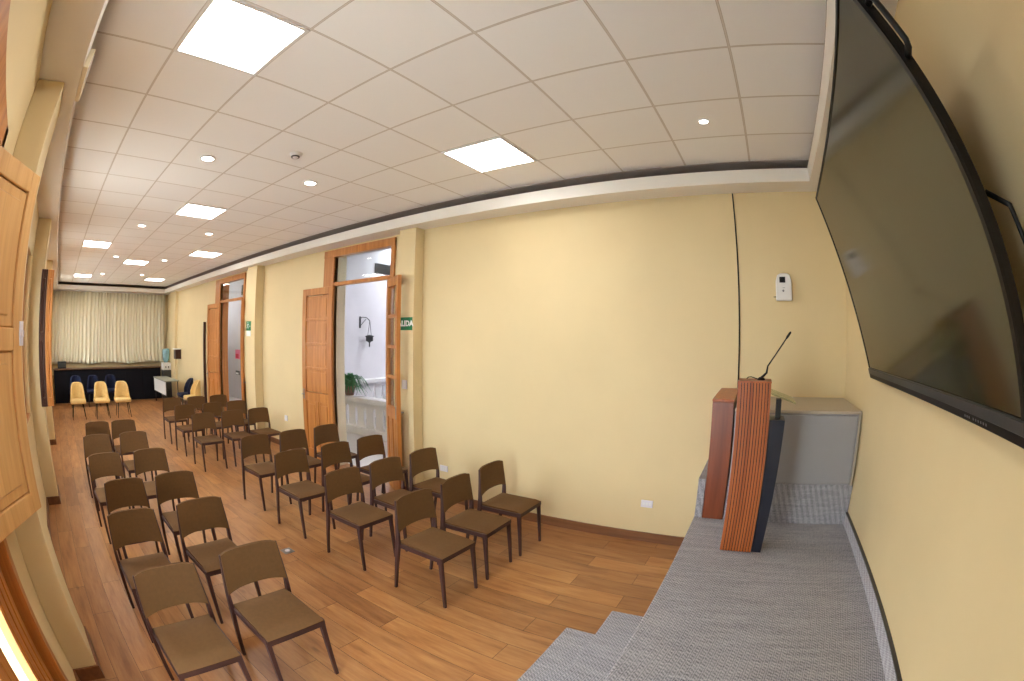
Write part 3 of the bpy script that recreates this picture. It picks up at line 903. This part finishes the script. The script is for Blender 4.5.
def plate(name, label, cat, x, z, y=YR, w=.12, h=.075, kind='socket', group=None):
    t = thing(name, label, cat, (x, y, z), 0, group)
    b = bm_new(); add_box(b, -w/2, w/2, 0, .010, -h/2, h/2, 0, .003); obj('plate', b, 'lilac_plastic', t)
    b = bm_new()
    if kind == 'socket':
        for dx in (-.032, 0, .032): add_box(b, dx-.010, dx+.010, .010, .0115, -.014, .014)
        obj('socket_insert', b, 'white_plastic', t)
    else:
        add_box(b, -w*.30, w*.30, .010, .014, -h*.28, h*.28); obj('rocker', b, 'white_plastic', t)
plate('wall_socket', 'white wall socket low on the blank wall near the stage', 'socket', .965, .41)
plate('wall_socket', 'white wall socket low on the wall behind the chairs beside the pilaster', 'socket', 3.45, .41)
plate('wall_socket', 'small white socket between the two doorways', 'socket', 7.15, .55, YR, .10, .10)
plate('light_switch', 'white light switch on the pilaster beside the nearer doorway', 'switch', 3.93, 1.42, -4.0, .08, .11, 'switch')

def text_mesh(name, s, size, mat, parent, loc, rot, depth=.001):
    cu = bpy.data.curves.new(name, 'FONT'); cu.body = s; cu.size = size; cu.extrude = depth; cu.offset = .0035
    cu.align_x = 'CENTER'; cu.align_y = 'CENTER'
    tmp = bpy.data.objects.new('t', cu); C.objects.link(tmp)
    dg = bpy.context.evaluated_depsgraph_get()
    me = bpy.data.meshes.new_from_object(tmp.evaluated_get(dg))
    bpy.data.objects.remove(tmp)
    me.materials.clear(); me.materials.append(M[mat])
    o = bpy.data.objects.new(name, me); C.objects.link(o); o.parent = parent
    o.location = loc; o.rotation_euler = rot
    return o
# sign on the wall faces +y: text x runs toward -x world -> rotate
t = thing('exit_sign', 'green SALIDA sign on the pilaster by the nearer doorway', 'sign', (3.938, -4.0, 2.16))
b = bm_new(); add_box(b, -.135, .135, 0, .006, -.078, .078, 0, .002); obj('plate', b, 'green', t)
text_mesh('lettering', 'SALIDA', .092, 'sign_white', t, (0, .0065, 0), (PI/2, 0, PI))
t = thing('exit_sign', 'small green emergency sign with a white strip below, on the farther pilaster', 'sign', (8.33, -3.98, 2.12))
b = bm_new(); add_box(b, -.11, .11, 0, .006, -.02, .16, 0, .002); obj('plate', b, 'green', t)
b = bm_new(); add_box(b, -.10, .10, 0, .006, -.13, -.025); obj('strip', b, 'sign_white', t)
b = bm_new()                                                # a plain running figure and arrow
add_tube(b, [(.02, .0075, .135), (.021, .0075, .136)], .016, 10)
add_tube(b, [(.015, .0075, .112), (.03, .0075, .065)], .010, 6)
add_tube(b, [(.03, .0075, .065), (.0, .0075, .045), (.01, .0075, .01)], .007, 6)
add_tube(b, [(.03, .0075, .065), (.05, .0075, .03), (.075, .0075, .03)], .007, 6)
add_tube(b, [(.015, .0075, .108), (-.02, .0075, .085)], .006, 6); add_tube(b, [(.015, .0075, .108), (.05, .0075, .10), (.06, .0075, .075)], .006, 6)
obj('running_figure', b, 'sign_white', t)
b = bm_new(); add_prism(b, [(-.095, .06), (-.06, .045), (-.06, .075)], .006, .0075, 'y'); obj('arrow', b, 'sign_white', t)

t = thing('floor_socket', 'small grey metal floor socket cover beside the aisle chair', 'socket', (3.58, -1.928, 0))
b = bm_new(); add_box(b, -.055, .055, -.055, .055, 0, .006, 0, .002); obj('plate', b, 'steel', t)
b = bm_new(); add_lathe(b, [(0, .006), (.028, .006), (.026, .009), (0, .009)], 16); obj('lid', b, 'lilac_plastic', t)

# ---------------------------------------------------------------- the gallery beyond the doors
GY = -6.0
b = bm_new(); add_box(b, 2.0, 16.0, GY-.25, YR-TR, -.12, -.002); add_box(b, 9.0, 12.0, -13, GY-.25, -.12, -.002)
b_o = struct('floor_gallery', b, 'stone', 'pale floor of the gallery beyond the doors', 'floor')
b = bm_new(); add_box(b, 2.0, 16.0, GY-.25, YR-TR, 3.75, 3.87)
struct('ceiling_gallery', b, 'gallery', 'white ceiling of the gallery', 'ceiling')
b = bm_new(); add_box(b, 11.4, 11.7, -13, -6.7, 0, 3.75)
struct('wall_gallery', b, 'gallery', 'pale gallery wall carrying the lantern', 'wall')
b = bm_new(); add_box(b, 11.4, 16.0, -6.7, -6.2, 0, 3.75)
struct('wall_gallery_side', b, 'gallery', 'pale lilac gallery wall with posters', 'wall')
b = bm_new(); add_box(b, 1.5, 11.7, -13.3, -13, -3.6, 4.2); add_box(b, 1.5, 2.0, -13, YR-TR, -3.6, 4.2); add_box(b, 2.0, 11.7, GY+.1, GY+.3, -3.6, -.12); add_box(b, 11.4, 11.7, -13, GY, -3.6, 0); add_box(b, 16.0, 16.3, -6.7, YR-TR, 0, 2.75); add_box(b, 16.0, 16.3, -6.7, YR-TR, 3.2, 3.75)  # gap in the end wall is added to let sky light in
add_box(b, 1.5, 11.7, -13.3, GY+.3, -3.75, -3.6)
struct('wall_courtyard', b, 'gallery', 'pale wall across the courtyard', 'wall')

b = bm_new(); add_box(b, 1.5, 12.0, -10.6, GY-.25, 5.2, 5.35); add_box(b, 1.5, 12.0, -13.3, -11.6, 5.2, 5.35)  # unseen roof added to cut the sky light reaching the gallery
add_box(b, 1.5, 12.0, GY-.25, GY-.05, 3.87, 5.35); add_box(b, 11.4, 11.7, -13.3, -6.4, 3.75, 5.35); add_box(b, 1.5, 2.0, -13.3, GY, 4.2, 5.35); add_box(b, 1.5, 12, -13.5, -13.3, 4.2, 5.35)
struct('sky_baffle_courtyard', b, 'gallery', 'added unseen courtyard roof with a slit limiting the sky light, and upper walls', 'ceiling')

def balustrade(name, label, p0, p1, top=.78):
    d = Vector((p1[0]-p0[0], p1[1]-p0[1])); Ln = d.length
    t = thing(name, label, 'balustrade', (p0[0], p0[1], 0), math.atan2(d.y, d.x))
    b = bm_new(); add_box(b, 0, Ln, -.09, .09, 0, .16, 0, .01); obj('plinth', b, 'stone', t)
    b = bm_new(); add_box(b, 0, Ln, -.12, .12, top-.10, top, 0, .015); obj('rail', b, 'stone', t)
    n = int(Ln/.30); q = top-.10
    for i in range(n+1):
        x = .12 + (Ln-.24)*i/n
        b = bm_new()
        # flat-sided baluster leaving a narrow pointed slot on each side
        add_prism(b, [(x-.130, .16), (x+.130, .16), (x+.105, .26), (x+.098, .44), (x+.112, .55), (x+.149, q-.06), (x+.149, q), (x-.149, q), (x-.149, q-.06), (x-.112, .55), (x-.098, .44), (x-.105, .26)], -.025, .025, 'y')
        obj('baluster', b, 'stone', t)
balustrade('balustrade', 'white stone balustrade right outside the nearer doorway', (4.2, GY), (9.0, GY))
balustrade('balustrade', 'white stone balustrade along the far side of the courtyard', (9.1, GY-.3), (9.1, -12.5), .90)

t = thing('wall_lantern', 'black iron lantern hanging from a bracket on the gallery wall', 'lantern', (11.4, -9.50, 2.02))
b = bm_new(); add_box(b, -.02, 0, -.03, .03, .25, .62)
add_tube(b, [(-.01, 0, .55), (-.12, 0, .60), (-.22, -.10, .58), (-.26, -.18, .50), (-.26, -.20, .47)], .014, 6)
add_tube(b, [(-.01, 0, .30), (-.10, -.02, .40), (-.20, -.10, .54)], .010, 6); obj('bracket', b, 'black_matte', t)
b = bm_new()
for dy in (-.08, .08): add_tube(b, [(-.26, -.20, .47), (-.26, -.20+dy, .0)], .008, 6)
obj('chain', b, 'black_matte', t)
b = bm_new(); add_lathe(b, [(.0, .04), (.06, .03), (.15, .0), (.15, -.015), (.12, -.03), (.12, -.16), (.06, -.18), (.022, -.22), (.022, -.34), (0, -.36)], 8, (-.26, -.20, 0)); obj('body', b, 'black_matte', t)

t = thing('potted_fern', 'green leafy fern in a pot on the balustrade outside the nearer door', 'plant', (7.55, -6.0, .78))
b = bm_new(); add_lathe(b, [(0, 0), (.09, 0), (.12, .16), (.13, .16), (.13, .19), (.10, .19), (.10, .16), (0, .16)], 20); obj('pot', b, 'terracotta', t)
b = bm_new()
rr = random.Random(3)
for i in range(80):
    a = rr.uniform(0, 2*PI); ln = rr.uniform(.25, .5); up = rr.uniform(.1, .38); w = rr.uniform(.018, .03)
    pts = []
    for k in range(6):
        u = k/5; r = ln*u; z = .17 + up*math.sin(PI*u*.8) - .22*u*u
        pts.append((r*math.cos(a), r*math.sin(a), z, w*math.sin(PI*min(.97, u*.85+.12))))
    px, py = -math.sin(a), math.cos(a)
    prev = None
    for x, y, z, ww in pts:
        cur = (b.verts.new((x+px*ww, y+py*ww, z)), b.verts.new((x-px*ww, y-py*ww, z)))
        if prev: b.faces.new([prev[0], cur[0], cur[1], prev[1]])
        prev = cur
o = obj('fronds', b, 'leaf', t)
m = o.modifiers.new('thick', 'SOLIDIFY'); m.thickness = .002
t = thing('wall_vent', 'dark louvred vent high on the gallery wall seen through the transom', 'vent', (11.4, -10.5, 4.10))
b = bm_new(); add_box(b, -.04, 0, -.42, .42, 0, .34); obj('frame', b, 'dark_grey', t)
b = bm_new()
for i in range(5): add_box(b, -.05, -.04, -.38, .38, .03+.06*i, .06+.06*i)
obj('louvre', b, 'black', t)
def poster(y0, z0, w, h, mats, label):
    t = thing('poster', label, 'poster', (y0, -6.2, z0), 0, None)
    b = bm_new(); add_box(b, -w/2, w/2, .0, .004, 0, h); obj('sheet', b, mats[0], t)
    b = bm_new(); add_box(b, -w*.2, w*.45, .004, .005, h*.1, h*.55); obj('print', b, mats[1], t)
poster(13.85, 1.26, .40, .30, ('pink', 'red'), 'pink and red poster on the lilac gallery wall')
poster(13.87, .76, .34, .13, ('dark_grey', 'sign_white'), 'small dark notice below the pink poster on the gallery wall')
t = thing('ceiling_speaker', 'small dark box hanging above the transom of the farther doorway', 'speaker', (10.1, -4.75, 2.95))
b = bm_new(); add_box(b, -.10, .10, -.12, .12, 0, .24, 0, .01); obj('body', b, 'dark_grey', t)
b = bm_new(); add_tube(b, [(-.10, 0, .12), (-.115, 0, .12)], .06, 16); obj('cone', b, 'white_plastic', t)
b = bm_new(); add_tube(b, [(0, 0, .24), (0, 0, .80)], .012, 8); obj('stem', b, 'black_matte', t)
t = thing('ceiling_panel_light', 'pale strip light on the gallery ceiling seen through the farther transom', 'ceiling light', (12.0, -5.35, 3.75), 0, None)
b = bm_new(); add_box(b, -.62, .62, -.12, .12, -.03, 0); obj('frame', b, 'white_plastic', t)
b = bm_new(); add_box(b, -.58, .58, -.09, .09, -.036, -.03); obj('diffuser', b, 'panel', t)
